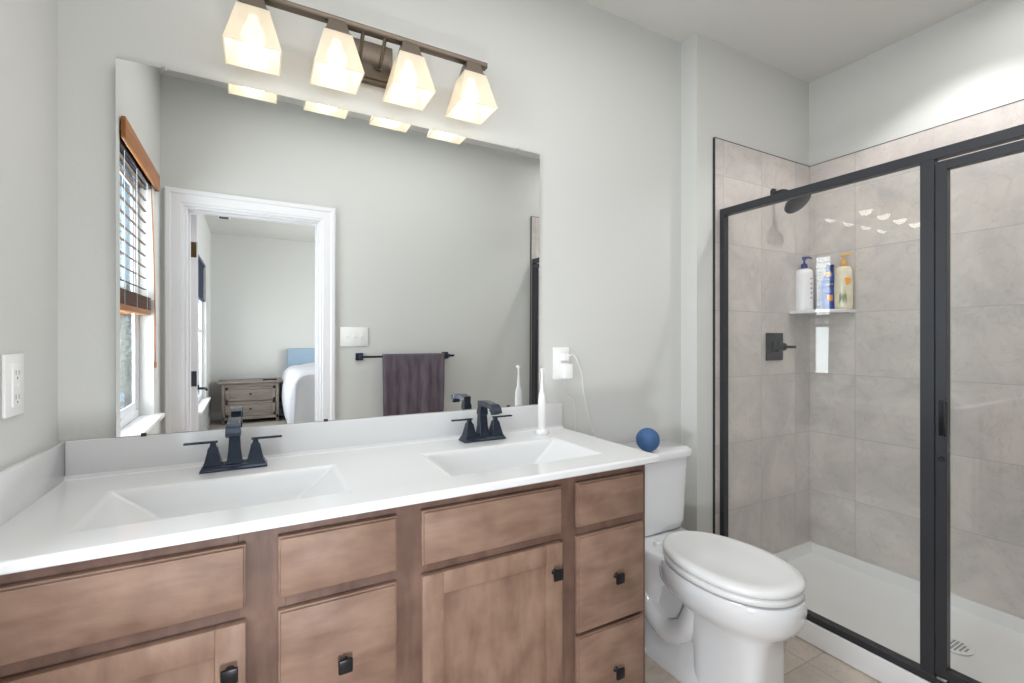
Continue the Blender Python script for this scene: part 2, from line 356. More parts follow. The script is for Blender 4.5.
# open door leaf swung into the bedroom
dr = structure('door_1', (DX0+.018, YO2, 0)); dr.rotation_euler = (0, 0, -math.radians(94.5)); 
bm = B(); lw = .68; box(bm, 0, lw, -.0, .035, .012, DZ-.022)
obj('door_leaf', bm, 'trim', dr, local=True, bev=.002)
bm = B()
for z0, z1 in ((.15, .85), (1.0, 1.8)):
    for y0, y1 in ((.035, .040), (-.005, 0)): 
        for a in ((.12, .14, z0, z1), (lw-.14, lw-.12, z0, z1), (.141, lw-.141, z0, z0+.02), (.141, lw-.141, z1-.02, z1)): box(bm, a[0], a[1], y0, y1, a[2], a[3], .002)
obj('panel_moulding', bm, 'trim', dr, local=True)
for k, hz in enumerate((.28, Z(-.25), Z(.51))):
    bm = B(); box(bm, -.003, .0, .004, .033, hz-.045, hz+.045, .001); tube(bm, [(-.006, -.004, hz-.05), (-.006, -.004, hz+.05)], .006, 8)
    obj('hinge', bm, 'brass' if k == 2 else 'black', dr, local=True)
bm = B()
for s in (1, -1):
    yb = .035 if s > 0 else 0
    lathe_pts = [(lw-.06, yb, Z(-.37)), (lw-.06, yb+s*.01, Z(-.37))]
    tube(bm, lathe_pts, .027, 20); tube(bm, [(lw-.06, yb, Z(-.37)), (lw-.06, yb+s*.055, Z(-.37))], .009, 10)
    tube(bm, [(lw-.055, yb+s*.05, Z(-.37)), (lw-.16, yb+s*.052, Z(-.37))], .009, 10)
obj('door_lever', bm, 'black', dr, local=True)

# ------------------------------------------------------------------ bathroom window, sill, blind
wr = structure('window_1', (XL-.10, (WY0+WY1)/2, WZ0))
bm = B()
fx0, fx1 = XL-.085, XL-.060
for a in ((WY0, WY0+.016, WZ0, WZ1), (WY1-.016, WY1, WZ0, WZ1), (WY0+.016, WY1-.016, WZ0, WZ0+.035), (WY0+.016, WY1-.016, WZ1-.03, WZ1)): box(bm, fx0, fx1, *a, .003)
obj('window_frame', bm, 'sash', wr)
zm = (WZ0+WZ1)/2
for nm, z0, z1, dx in (('lower_sash', WZ0+.036, zm+.018, 0), ('upper_sash', zm-.018, WZ1-.031, -.008)):
    bm = B(); a0, a1 = WY0+.017, WY1-.017
    for a in ((a0, a0+.028, z0, z1), (a1-.028, a1, z0, z1), (a0+.028, a1-.028, z0, z0+.038), (a0+.028, a1-.028, z1-.032, z1)): box(bm, fx0+.010+dx, fx0+.017+dx, *a, .001)
    s = obj(nm, bm, 'sash', wr)
    bm = B(); box(bm, fx0+.012+dx, fx0+.015+dx, a0+.028, a1-.028, z0+.038, z1-.032); obj('window_pane', bm, 'glass', s, smooth=0)
bm = B(); box(bm, XL-.059, XL+.04, WY0-.05, WY1+.05, WZ0-.02, WZ0+.001, .004)
ws = obj('window_2', bm, 'trim', kind='structure'); ws.name = 'trim_5'
bl = thing('window_blind', 'stained wooden slatted blind half lowered over the bathroom window', 'blind', (XL, (WY0+WY1)/2, Z(.85)))
bm = B(); box(bm, XL+.004, XL+.02, WY0-.06, WY1+.005, Z(.755), Z(.838), .004); 
box(bm, XL+.0, XL+.01, WY0-.06, WY0-.05, Z(.755), Z(.838)); obj('valance', bm, 'blindwood', bl)
bm = B(); box(bm, XL-.055, XL-.005, WY0+.01, WY1-.01, Z(.745), Z(.795), .003); obj('head_rail', bm, 'bronze', bl)
bm = B(); zz = Z(.74)
while zz > Z(.20):
    x0, x1 = XL-.036, XL-.024
    loft(bm, [[(x0, y, zz-.001), (x0, y, zz+.001), ((x0+x1)/2, y, zz+.002), (x1, y, zz+.001), (x1, y, zz-.001), ((x0+x1)/2, y, zz)] for y in (WY0+.012, WY1-.012)])
    zz -= .056
obj('slats', bm, 'slat', bl)
bm = B()
for k in range(9): box(bm, XL-.055, XL-.008, WY0+.012, WY1-.012, Z(.135)+k*.007, Z(.135)+k*.007+.004, .001, 1)
obj('stacked_slats', bm, 'stackslat', bl)
bm = B(); box(bm, XL-.055, XL-.008, WY0+.012, WY1-.012, Z(.108), Z(.134), .004); obj('bottom_rail', bm, 'blindwood', bl)
bm = B()
for y in (WY0+.12, (WY0+WY1)/2, WY1-.12):
    for x in (XL-.056, XL-.007): tube(bm, [(x, y, Z(.13)), (x, y, Z(.75))], .0009, 5)
obj('ladder_string', bm, 'ink', bl)
bm = B(); tube(bm, bez([(XL-.003, WY0+.03, Z(.75)), (XL+.005, WY0+.01, Z(.3)), (XL+.006, WY0-.012, Z(-.13))]), .0028, 7); tube(bm, [(XL+.006, WY0-.012, Z(-.13)), (XL+.006, WY0-.012, Z(-.16))], .005, 8)
obj('tilt_wand', bm, 'blindwood', bl)

# bedroom window and its dark shade
wr = structure('window_2', (XBL-.1, (BW0+BW1)/2, BWZ0))
bm = B(); ym = (BW0+BW1)/2
for a in ((BW0, BW0+.05, BWZ0, BWZ1), (BW1-.05, BW1, BWZ0, BWZ1), (BW0+.05, BW1-.05, BWZ0, BWZ0+.06), (BW0+.05, BW1-.05, BWZ1-.05, BWZ1), (BW0+.05, BW1-.05, 1.24, 1.29)): box(bm, XBL-.075, XBL-.045, *a, .003)
obj('window_frame', bm, 'sash', wr)
bm = B(); box(bm, XBL-.062, XBL-.058, BW0+.05, BW1-.05, BWZ0+.06, BWZ1-.05); obj('window_pane', bm, 'glass', wr, smooth=0)
bm = B(); box(bm, XBL-.044, XBL+.05, BW0-.06, BW1+.06, BWZ0-.02, BWZ0+.001, .004); obj('trim_6', bm, 'trim', kind='structure')
bb = thing('window_blind', 'navy pleated blind pulled halfway up the bedroom window', 'blind', (XBL-.02, ym, BWZ1))
bm = B(); z = BWZ1-.03
while z > Z(.43): 
    loft(bm, [[(XBL-.035, y, z), (XBL-.02, y, z-.012), (XBL-.035, y, z-.025), (XBL-.038, y, z-.025), (XBL-.023, y, z-.012), (XBL-.038, y, z)] for y in (BW0+.01, BW1-.01)]); z -= .025
obj('pleats', bm, 'darkblind', bb)
bm = B(); box(bm, XBL-.05, XBL-.012, BW0+.008, BW1-.008, BWZ1-.03, BWZ1-.001, .003); obj('head_rail', bm, 'darkblind', bb)
bm = B(); box(bm, XBL-.045, XBL-.012, BW0+.01, BW1-.01, z-.002, z+.02, .003); obj('bottom_rail', bm, 'darkblind', bb)
# unseen window added on the far bedroom wall to admit the side fill
wr = structure('added_window', (XBR+.05, -2.3, .7))
bm = B()
for a in ((-3.3, -3.25, .7, 2.3), (-1.35, -1.3, .7, 2.3), (-3.25, -1.35, .7, .76), (-3.25, -1.35, 2.25, 2.3), (-2.33, -2.27, .76, 2.25)): box(bm, XBR+.03, XBR+.08, *a, .003)
obj('window_frame', bm, 'sash', wr)

# ------------------------------------------------------------------ vanity
YF = 1.077; VX1 = 1.056; ZV = Z(-.378)      # face frame plane, right side, cabinet top
van = thing('vanity_cabinet', 'brown stained maple double vanity cabinet under the white counter', 'cabinet', (.30, 1.34, 0))
bm = B()
def rail(x0, x1, z0, z1): box(bm, x0, x1, YF, YF+.019, z0, z1)
stiles = [(XL+.001, -.400), (-.034, .050), (.268, .349), (.722, .800), (1.024, VX1)]
for a, b in stiles: rail(a, b, .10, ZV-.001)
gaps = ((-.400, -.034), (.050, .268), (.349, .722), (.800, 1.024))
for x0, x1 in gaps: rail(x0, x1, Z(-.418), ZV-.001); rail(x0, x1, Z(-.562), Z(-.516)); rail(x0, x1, .10, .14)
for x0, x1 in (gaps[1], gaps[3]): rail(x0, x1, Z(-.848), Z(-.818))
obj('face_frame', bm, 'woodShaded', van, bev=.0006)
bm = B()
box(bm, VX1-.016, VX1, YF+.019, YW-.002, 0, ZV-.001); box(bm, XL+.001, XL+.017, YF+.019, YW-.002, 0, ZV-.001); box(bm, XL+.017, VX1-.016, YW-.012, YW-.002, .1, ZV-.001)
box(bm, XL+.017, VX1-.016, YF+.019, YW-.012, .10, .116)
for x in (.0, .29, .76): box(bm, x, x+.014, YF+.019, YW-.012, .116, ZV-.14)
box(bm, XL+.001, VX1-.016, YF+.07, YF+.086, 0, .10)
obj('carcass', bm, 'woodShaded', van, bev=.001)
def knob(x, z, par):
    y = YF-.019; bm = B()
    tube(bm, [(x, y, z), (x, y-.004, z), (x, y-.010, z), (x, y-.018, z)], [.009, .006, .005, .006], 12)
    box(bm, x-.0145, x+.0145, y-.026, y-.018, z-.0145, z+.0145, .0025)
    obj('knob', bm, 'knob', par)
def slab(name, x0, x1, z0, z1, m='woodH'):
    bm = B(); y0, y1 = YF-.0195, YF-.0005
    # slab with a fine eased front edge step
    box(bm, x0, x1, y0+.006, y1, z0, z1, .0015)
    box(bm, x0+.004, x1-.004, y0, y0+.008, z0+.004, z1-.004, .0022)
    return obj(name, bm, m, van)
slab('false_front', -.418, -.021, Z(-.530), Z(-.404)); slab('false_front', .338, .733, Z(-.530), Z(-.402))
for x0, x1, xk in ((.036, .279, .163), (.787, 1.035, .921)):
    slab('drawer_front', x0, x1, Z(-.527), Z(-.402))
    d = slab('drawer_front', x0, x1, Z(-.826), Z(-.553)); knob(xk, Z(-.690), d)
    d = slab('drawer_front', x0, x1, .115, Z(-.836)); knob(xk, Z(-.965), d)
def shaker(x0, x1, z0, z1, xk, zk):
    y0, y1 = YF-.0195, YF-.0005; w = .052; bm = B()
    box(bm, x0, x0+w, y0, y1, z0, z1, .002); box(bm, x1-w, x1, y0, y1, z0, z1, .002)
    box(bm, x0+w-.0005, x1-w+.0005, y0, y1, z1-w, z1, .002); box(bm, x0+w-.0005, x1-w+.0005, y0, y1, z0, z0+w, .002)
    d = obj('door', bm, 'woodV', van)
    bm = B(); box(bm, x0+w-.004, x1-w+.004, y0+.012, y0+.016, z0+w-.004, z1-w+.004); obj('door_panel', bm, 'woodV', d, smooth=0)
    knob(xk, zk, d)
shaker(-.418, -.021, .115, Z(-.556), -.048, Z(-.640)); shaker(.338, .733, .115, Z(-.554), .705, Z(-.628))

# counter with two moulded basins
CX0, CX1, CY0, CY1, CZ = XL+.0005, 1.092, 1.046, YW-.0005, Z(-.356)
ct = thing('vanity_countertop', 'white moulded countertop with two rectangular basins and splashes', 'countertop', (.32, 1.32, CZ))
bm = B()
basins = [(-.057, ), (.700, )]
bx = [(-.307, .193), (.450, .950)]; by = (1.152, 1.418)
# top surface as grid cells with the basin cells sunk
xs = [CX0, bx[0][0], bx[0][1], bx[1][0], bx[1][1], CX1]; ys = [CY0, by[0], by[1], CY1]
V = {}
def vt(x, y, z):
    k = (round(x,5), round(y,5), round(z,5))
    if k not in V: V[k] = bm.verts.new((x, y, z))
    return V[k]
for i in range(5):
    for j in range(3):
        if j == 1 and i in (1, 3): continue
        bm.faces.new([vt(xs[i], ys[j], CZ), vt(xs[i+1], ys[j], CZ), vt(xs[i+1], ys[j+1], CZ), vt(xs[i], ys[j+1], CZ)])
for (x0, x1) in bx:
    levels = [(0,0,0,0,0), (.012,.012,.010,.006,.010), (.075,.075,.030,.014,.060), (.120,.120,.055,.028,.098), (.170,.170,.085,.06,.110)]
    rs = []
    for (l, r, f_, b_, dz) in levels:
        rs.append([vt(x0+l, by[0]+f_, CZ-dz), vt(x1-r, by[0]+f_, CZ-dz), vt(x1-r, by[1]-b_, CZ-dz), vt(x0+l, by[1]-b_, CZ-dz)])
    for a, b in zip(rs, rs[1:]):
        for k in range(4): bm.faces.new([a[k], a[(k+1)%4], b[(k+1)%4], b[k]])
    bm.faces.new(rs[-1])
# edges and underside
t = .022
low = [vt(CX0, CY0, CZ-t), vt(CX1, CY0, CZ-t), vt(CX1, CY1, CZ-t), vt(CX0, CY1, CZ-t)]
def side(pts, a, b):
    ring = [vt(*p, CZ) for p in pts]; bm.faces.new(ring + [b, a])
side([(x, CY0) for x in xs], low[0], low[1]); side([(CX1, y) for y in ys], low[1], low[2])
side([(x, CY1) for x in reversed(xs)], low[2], low[3]); side([(CX0, y) for y in reversed(ys)], low[3], low[0])
lowf = [vt(CX0, CY0+.03, CZ-t), vt(CX1, CY0+.03, CZ-t)]
bm.faces.new([low[0], low[1], lowf[1], lowf[0]])
bmesh.ops.recalc_face_normals(bm, faces=bm.faces)
o = obj('basin_top', bm, 'marble', ct, smooth=60, bev=.007)
o.modifiers['bevel'].segments = 3; o.modifiers['bevel'].angle_limit = math.radians(20)
bm = B(); box(bm, CX0+.018, 1.094, YW-.0185, YW-.0005, CZ-.002, Z(-.258), .003)
loft(bm, [[(x, YW-.019, CZ-.001), (x, YW-.030, CZ-.001), (x, YW-.022, CZ+.003), (x, YW-.019, CZ+.011)] for x in (CX0+.018, 1.094)])
obj('backsplash', bm, 'marble', ct)
bm = B(); box(bm, CX0, CX0+.018, CY0+.004, YW-.0005, CZ-.002, Z(-.258), .003); obj('side_splash', bm, 'marble', ct)
for (x0, x1) in bx:
    bm = B(); lathe(bm, [(.0,.0), (.021,.0), (.023,.003), (.016,.005), (.012,.002), (.0,.002)], ((x0+x1)/2, 1.26, CZ-.110), 20); obj('basin_drain', bm, 'bronze', ct)

# ------------------------------------------------------------------ faucets
def make_faucet(x, label):
    t = thing('sink_faucet', label, 'faucet', (x, 1.512, CZ+.0005), 0, 'dark bronze faucets on the counter')
    bm = B()
    def sq(a, b, z): return [(-a,-b,z),(a,-b,z),(a,b,z),(-a,b,z)]
    loft(bm, [sq(.080,.029,0), sq(.080,.029,.005), sq(.077,.026,.008), sq(.075,.024,.014), sq(.072,.021,.016)])
    obj('base_plate', bm, 'bronze', t, local=True, bev=.001)
    bm = B()
    # spout: square column with flared foot, sweeping forward, end turned down
    def ring(c, d, w, h):   # c centre, d direction in yz
        c = Vector(c); d = Vector(d).normalized(); n = Vector((1,0,0)).cross(d)
        return [tuple(c + Vector((1,0,0))*sx*w + n*sz*h) for sx, sz in ((-1,-1),(1,-1),(1,1),(-1,1))]
    loft(bm, [ring((0,.0,.015),(0,0,1),.021,.021), ring((0,.0,.022),(0,0,1),.0185,.019), ring((0,.001,.050),(0,0,1),.0150,.0155), ring((0,.002,.088),(0,0,1),.0135,.0135), ring((0,.002,.090),(0,0,1),.0155,.0155), ring((0,.002,.104),(0,0,1),.0155,.0155),
              ring((0,.000,.112),(0,0,1),.0135,.0135), ring((0,.0,.128),(0,-.8,1),.0140,.0165), ring((0,-.030,.1335),(0,-1,0),.0140,.0095), ring((0,-.070,.130),(0,-1,-.12),.0140,.0090), ring((0,-.090,.128),(0,-1,-.12),.0145,.0095), ring((0,-.093,.126),(0,-1,-.5),.0165,.0125), ring((0,-.106,.1195),(0,-1,-.75),.0165,.0125), ring((0,-.112,.106),(0,-.35,-1),.0165,.0125)])
    obj('spout', bm, 'bronze', t, local=True, bev=.0015)
    for s in (-1, 1):
        bm = B(); cx = s*.051
        def q(a, z): return [(cx-a,-a,z),(cx+a,-a,z),(cx+a,a,z),(cx-a,a,z)]
        loft(bm, [q(.022,.015), q(.0205,.020), q(.0165,.036), q(.0125,.054), q(.0125,.058), q(.0075,.066), q(.0065,.072), q(.0065,.076)])
        h = obj('handle', bm, 'bronze', t, local=True, bev=.001)
        bm = B(); a, b = sorted((s*.040, s*.118)); box(bm, a, b, -.0065, .0065, .074, .0795, .0015)
        obj('lever', bm, 'bronze', h, local=True)
    return t
fc = make_faucet(-.057, 'dark bronze two handle faucet at the left basin, nearest the left wall')
f2 = copy_tree(fc); f2.location.x = .705; f2.location.y = 1.517; f2['label'] = 'dark bronze two handle faucet at the right basin beside the toothbrush'

# ------------------------------------------------------------------ toothbrush
tb = thing('electric_toothbrush', 'white electric toothbrush standing on its charger behind the right basin', 'toothbrush', (.946, 1.502, CZ+.0005))
bm = B(); lathe(bm, [(.0,0), (.026,0), (.027,.004), (.026,.012), (.022,.016), (.0,.017)], (0,0,0), 24, 1, .85); obj('charging_base', bm, 'plastic', tb, local=True)
bm = B(); lathe(bm, [(.0,.016), (.012,.016), (.0145,.03), (.015,.07), (.0145,.12), (.012,.148), (.0085,.158), (0,.159)], (0,0,0), 20); obj('handle', bm, 'plastic', tb, local=True)
bm = B(); tube(bm, [(0,0,.157), (0,0,.18), (0,0,.215), (0,0,.240)], [.0075,.0055,.0035,.004], 12); lathe(bm, [(0,.0),(.007,.0),(.0075,.004),(.006,.007),(0,.007)], (0,0,.240), 14)
for k in range(12):
    a = k*math.pi/6; tube(bm, [(.004*math.cos(a), -.004, .245+.004*math.sin(a)), (.004*math.cos(a), -.013, .245+.004*math.sin(a))], .0013, 5)
obj('brush_head', bm, 'plastic', tb, local=True)

# ------------------------------------------------------------------ mirror (leans a hair off the wall on its clips)
th, ph = math.radians(.4), math.radians(.35)
mt = thing('wall_mirror', 'large frameless rectangular mirror above the vanity backsplash', 'mirror', (.989, 1.592, Z(-.257)))
mt.rotation_mode = 'XYZ'; mt.rotation_euler = (ph, 0, th)
bm = B(); box(bm, -1.319, 0, 0, .005, .0, 1.000, .0008, 1); obj('mirror_glass', bm, 'mirror', mt, local=True, smooth=0)
for x, z in ((-1.215, 1.000), (-.10, 1.000), (-1.26, 0), (-1.05, 0), (-.14, 0), (-.8, 0)):
    bm = B(); s = 1 if z > .5 else -1
    box(bm, x-.006, x+.006, -.004, .012 if z > .5 else .0, min(z-s*.006, z+s*.003), max(z-s*.006, z+s*.003), .001); obj('mirror_clip', bm, 'drain' if z > .5 else 'black', mt, local=True)

# ------------------------------------------------------------------ vanity light
vl = thing('vanity_light', 'four shade dark metal vanity light bar above the mirror', 'wall lamp', (.317, YW, Z(.92)))
bm = B(); box(bm, .236, .400, 1.578, YW-.0005, Z(.852), Z(.985), .003); box(bm, .246, .390, 1.570, 1.579, Z(.862), Z(.975), .003); obj('backplate', bm, 'fixture', vl)
bm = B(); box(bm, -.070, .704, LY-.013, LY+.013, Z(.949), Z(.966), .002); obj('bar', bm, 'fixture', vl)
for x in (.285, .352):
    bm = B(); pts = bez([(x, 1.572, Z(.90)), (x, 1.54, Z(.905)), (x, 1.505, Z(.93)), (x, LY, Z(.955))], 5); tube(bm, pts, .006, 10); tube(bm, [(x, 1.572, Z(.90)), (x, 1.562, Z(.90))], .011, 14); obj('arm', bm, 'fixture', vl)
for x in LX:
    bm = B(); frustum(bm, x, LY, Z(.908), Z(.949), .034, .034, .024, .024); box(bm, x-.037, x+.037, LY-.037, LY+.037, Z(.903), Z(.909), .001); so = obj('socket', bm, 'fixture', vl, bev=.001)
    bm = B()
    def sqr(a, z): return [(x-a,LY-a,z),(x+a,LY-a,z),(x+a,LY+a,z),(x-a,LY+a,z)]
    loft(bm, [sqr(.039, Z(.904)), sqr(.067, Z(.793)), sqr(.069, Z(.785)), sqr(.065, Z(.785)), sqr(.063, Z(.793)), sqr(.036, Z(.901))], False, False)
    sh = obj('lamp_shade', bm, 'shade', so, smooth=20)
    bm = B(); lathe(bm, [(0,0), (.012,.002), (.026,.016), (.030,.032), (.026,.048), (.016,.066), (.013,.085), (0,.086)], (x, LY, Z(.812)), 20); obj('bulb', bm, 'bulb', so)

# ------------------------------------------------------------------ outlets, charger and cord
def plate(bm, x0, x1, z0, z1, y, s=-1): box(bm, x0, x1, min(y, y+s*.006), max(y, y+s*.006), z0, z1, .002)
wo = thing('wall_outlet', 'white wall outlet on the back wall beside the mirror, charger plugged in', 'outlet', (1.098, YW, Z(-.096)))
bm = B(); plate(bm, 1.058, 1.138, Z(-.162), Z(-.030), YW-.0005); obj('cover_plate', bm, 'plastic', wo)
bm = B(); box(bm, 1.081, 1.115, YW-.009, YW-.006, Z(-.145), Z(-.047), .001); obj('receptacle', bm, 'plastic', wo)
pc = thing('usb_charger', 'small white usb wall charger plugged into the back wall outlet', 'charger', (1.105, YW-.009, Z(-.13)))
bm = B(); box(bm, 1.086, 1.128, YW-.048, YW-.0092, Z(-.157), Z(-.096), .005); obj('charger_body', bm, 'plastic', pc)
pl = thing('charging_cord', 'thin white charging cord hanging from the back wall outlet', 'cord', (1.11, YW-.02, Z(-.065)))
bm = B(); box(bm, 1.092, 1.118, YW-.036, YW-.0092, Z(-.084), Z(-.055), .004); obj('plug', bm, 'plastic', pl)
bm = B(); tube(bm, bez([(1.110, YW-.035, Z(-.066)), (1.140, YW-.040, Z(-.064)), (1.182, YW-.030, Z(-.135)), (1.205, YW-.018, Z(-.23)), (1.240, YW-.008, Z(-.33)), (1.272, YW-.006, Z(-.43)), (1.285, YW-.006, Z(-.60)), (1.21, YW-.02, .30), (1.15, YW-.03, .02)], 8), .0019, 6); obj('cable', bm, 'plastic', pl)
bm = B(); tube(bm, bez([(1.108, YW-.02, Z(-.157)), (1.112, YW-.006, Z(-.20)), (1.135, YW-.004, Z(-.235)), (1.165, YW-.004, Z(-.27)), (1.17, YW-.004, Z(-.42)), (1.17, YW-.004, .30), (1.12, YW-.02, .02)], 8), .0011, 5); obj('thin_cable', bm, 'plastic', pc)

gf = thing('wall_outlet', 'white outlet with reset buttons on the left wall above the side splash', 'outlet', (XL, 1.345, Z(-.09)))
bm = B(); box(bm, XL+.0005, XL+.007, 1.300, 1.385, Z(-.157), Z(-.029), .002); obj('cover_plate', bm, 'plastic', gf)
bm = B(); box(bm, XL+.006, XL+.0095, 1.326, 1.370, Z(-.138), Z(-.048), .001); obj('receptacle', bm, 'plastic', gf)
for zc in (-.068, -.118):
    bm = B()
    for dy in (-.007, .007): box(bm, XL+.0088, XL+.0098, 1.345+dy-.0012, 1.345+dy+.0012, Z(zc)-.005, Z(zc)+.005)
    tube(bm, [(XL+.009, 1.345, Z(zc)-.011), (XL+.0098, 1.345, Z(zc)-.011)], .0026, 10)
    obj('socket_slots', bm, 'slot', gf)
for dy in (-.009, .009):
    bm = B(); box(bm, XL+.009, XL+.0105, 1.345+dy-.006, 1.345+dy+.006, Z(-.097), Z(-.089), .0008); obj('button', bm, 'plastic', gf)

# ------------------------------------------------------------------ toilet
TXc = 1.435
to = thing('toilet', 'white two piece toilet with closed elongated lid beside the vanity', 'toilet', (TXc, 1.2, 0))
def egg(cx, y0, y1, hw, z, n=40, p=2.0, skew=.0):
    """outline between back y1 and front y0, fuller towards the back"""
    out = []; cy = (y0+y1)/2; hl = (y1-y0)/2
    for k in range(n):
        a = 2*math.pi*k/n; c, s = math.cos(a), math.sin(a)
        x = abs(c)**(2/p)*(1 if c > 0 else -1); y = abs(s)**(2/p)*(1 if s > 0 else -1)
        w = hw*(1 + skew*y)
        out.append((cx + x*w, cy + y*hl, z))
    return out
bm = B()
secs = [(.0,.895,1.15,.108,5,-.0),(.012,.895,1.15,.108,5,-.0),(.03,.902,1.15,.103,5,.0),(.12,.905,1.16,.098,4.5,.0),(.20,.900,1.18,.096,4.2,.0),(.268,.892,1.22,.102,3.4,.0),
        (.286,.872,1.28,.126,2.5,.0),(.304,.850,1.32,.154,2.25,.0),(.332,.832,1.34,.174,2.15,.0),(.365,.825,1.34,.181,2.1,.0),(.390,.825,1.335,.182,2.1,.0),(.404,.831,1.33,.176,2.1,.0)]
loft(bm, [egg(TXc+(.008 if z > .27 else 0), y0, y1, hw-(.007 if z > .3 else 0), z, 44, p, sk) for z, y0, y1, hw, p, sk in secs])
obj('bowl', bm, 'ceramic', to, smooth=50)
# rear deck that carries the tank
bm = B()
loft(bm, [egg(TXc, 1.34, 1.575, .085, .12, 28, 3.5), egg(TXc, 1.31, 1.578, .10, .26, 28, 3.2), egg(TXc, 1.26, 1.58, .135, .35, 28, 3.4, .15), egg(TXc, 1.22, 1.582, .150, .385, 28, 3.6, .2), egg(TXc, 1.22, 1.585, .160, .412, 28, 4, .2), egg(TXc, 1.225, 1.583, .155, .420, 28, 4, .2)])
obj('rear_deck', bm, 'ceramic', to, smooth=60)
# trapway bulges each side and bolt caps
for s in (-1, 1):
    bm = B(); X = TXc + s*.088
    tube(bm, bez([(X-s*.03, 1.14, .28), (X-s*.03, 1.19, .17), (X-s*.024, 1.28, .12), (X-s*.024, 1.37, .17), (X-s*.024, 1.42, .28), (X-s*.03, 1.47, .36)], 6), [.045]*6+[.042]*12+[.04]*12+[.035], 14)
    obj('trapway', bm, 'ceramic', to, smooth=80)
    bm = B(); lathe(bm, [(.017,0), (.016,.012), (.010,.020), (0,.022)], (TXc+s*.115, 1.36, .012), 16); obj('bolt_cap', bm, 'ceramic', to)
bm = B(); loft(bm, [egg(TXc, 1.00, 1.53, .112, 0, 28, 5), egg(TXc, 1.00, 1.53, .112, .03, 28, 5), egg(TXc, 1.01, 1.52, .100, .045, 28, 5), egg(TXc, 1.02, 1.50, .060, .12, 28, 5), egg(TXc, 1.02, 1.50, .050, .30, 28, 4)]); obj('foot', bm, 'ceramic', to, smooth=60)
# tank
bm = B()
def rr(hw, y0, y1, z, p=7): return egg(TXc, y0, y1, hw, z, 48, p)
loft(bm, [rr(.150,1.405,1.565,.421), rr(.165,1.393,1.573,.432), rr(.170,1.388,1.577,.46), rr(.182,1.380,1.579,.66), rr(.184,1.378,1.580,.728)])
obj('tank', bm, 'ceramic', to, smooth=50)
bm = B(); loft(bm, [rr(.188,1.374,1.581,.729), rr(.196,1.364,1.584,.733), rr(.198,1.361,1.585,.752), rr(.194,1.366,1.584,.762), rr(.182,1.378,1.578,.767)]); obj('tank_lid', bm, 'ceramic', to, smooth=50)
bm = B(); tube(bm, [(TXc-.158, 1.384, .67), (TXc-.158, 1.368, .67)], .013, 14); tube(bm, [(TXc-.158, 1.370, .67), (TXc-.145, 1.362, .664), (TXc-.13, 1.360, .662)], [.007,.006,.008], 10); obj('flush_lever', bm, 'silver', to)
def seat_ring(dy, hw, z): return egg(TXc+.012, .838+dy, 1.322-dy*.3, hw-.011, z+.014, 56, 2.15, -.05)
bm = B(); loft(bm, [seat_ring(.006,.180,.394), seat_ring(.0,.186,.398), seat_ring(.0,.187,.412), seat_ring(.004,.183,.416)]); obj('seat', bm, 'seat', to, smooth=60)
bm = B(); loft(bm, [seat_ring(.004,.182,.420), seat_ring(-.002,.187,.425), seat_ring(-.002,.188,.436), seat_ring(.006,.180,.443), seat_ring(.03,.158,.447), seat_ring(.045,.146,.445), seat_ring(.12,.08,.447)]); obj('seat_lid', bm, 'seat', to, smooth=60)
for s in (-1, 1):
    bm = B(); box(bm, TXc+s*.070-.016, TXc+s*.070+.016, 1.308, 1.336, .410, .438, .007); obj('seat_hinge', bm, 'seat', to)

# ball on the tank
bm = B(); bmesh.ops.create_uvsphere(bm, u_segments=32, v_segments=20, radius=.0475)
for v in bm.verts: v.co += Vector((1.393, 1.405, .767+.0475))
tag(obj('rubber_ball', bm, 'blueball', loc=(1.393, 1.405, .767+.0475)), 'round blue textured ball resting on the toilet tank lid', 'ball')

# ------------------------------------------------------------------ shower
PX0, PX1, PY0, PY1 = 1.942, XR-.0105, YO+.0105, YS-.0105
sp = thing('shower_pan', 'white acrylic shower pan with raised curb on the tiled floor', 'shower pan', ((PX0+PX1)/2, (PY0+PY1)/2, 0))
bm = B()
cz = .090; cw = .075
box(bm, PX0, PX0+cw, PY0, PY1, 0.0005, cz, .008, 3)
def prect(ix0, ix1, iy, z): return [(PX0+cw-.01+ix0, PY0+iy, z), (PX1-ix1, PY0+iy, z), (PX1-ix1, PY1-iy, z), (PX0+cw-.01+ix0, PY1-iy, z)]
loft(bm, [prect(.0,0,0,.0005), prect(.0,0,0,.098), prect(.0,.010,.010,.098), prect(.03,.020,.022,.046), prect(.06,.05,.05,.036), prect(.33,.33,.70,.024)])
obj('pan_body', bm, 'acrylic', sp, smooth=40)
DRX, DRY = 2.385, .775
bm = B(); lathe(bm, [(0,0), (.055,0), (.056,.003), (.050,.005), (0,.005)], (DRX, DRY, .026), 28); dn = obj('drain', bm, 'acrylic', sp)
bm = B()
for i in range(-3, 4):
    for j in range(-3, 4):
        if i*i+j*j < 11: lathe(bm, [(0,0), (.0042,0), (0,.0006)], (DRX+i*.012, DRY+j*.012, .0311), 8)
obj('drain_holes', bm, 'rubber', dn, smooth=0)

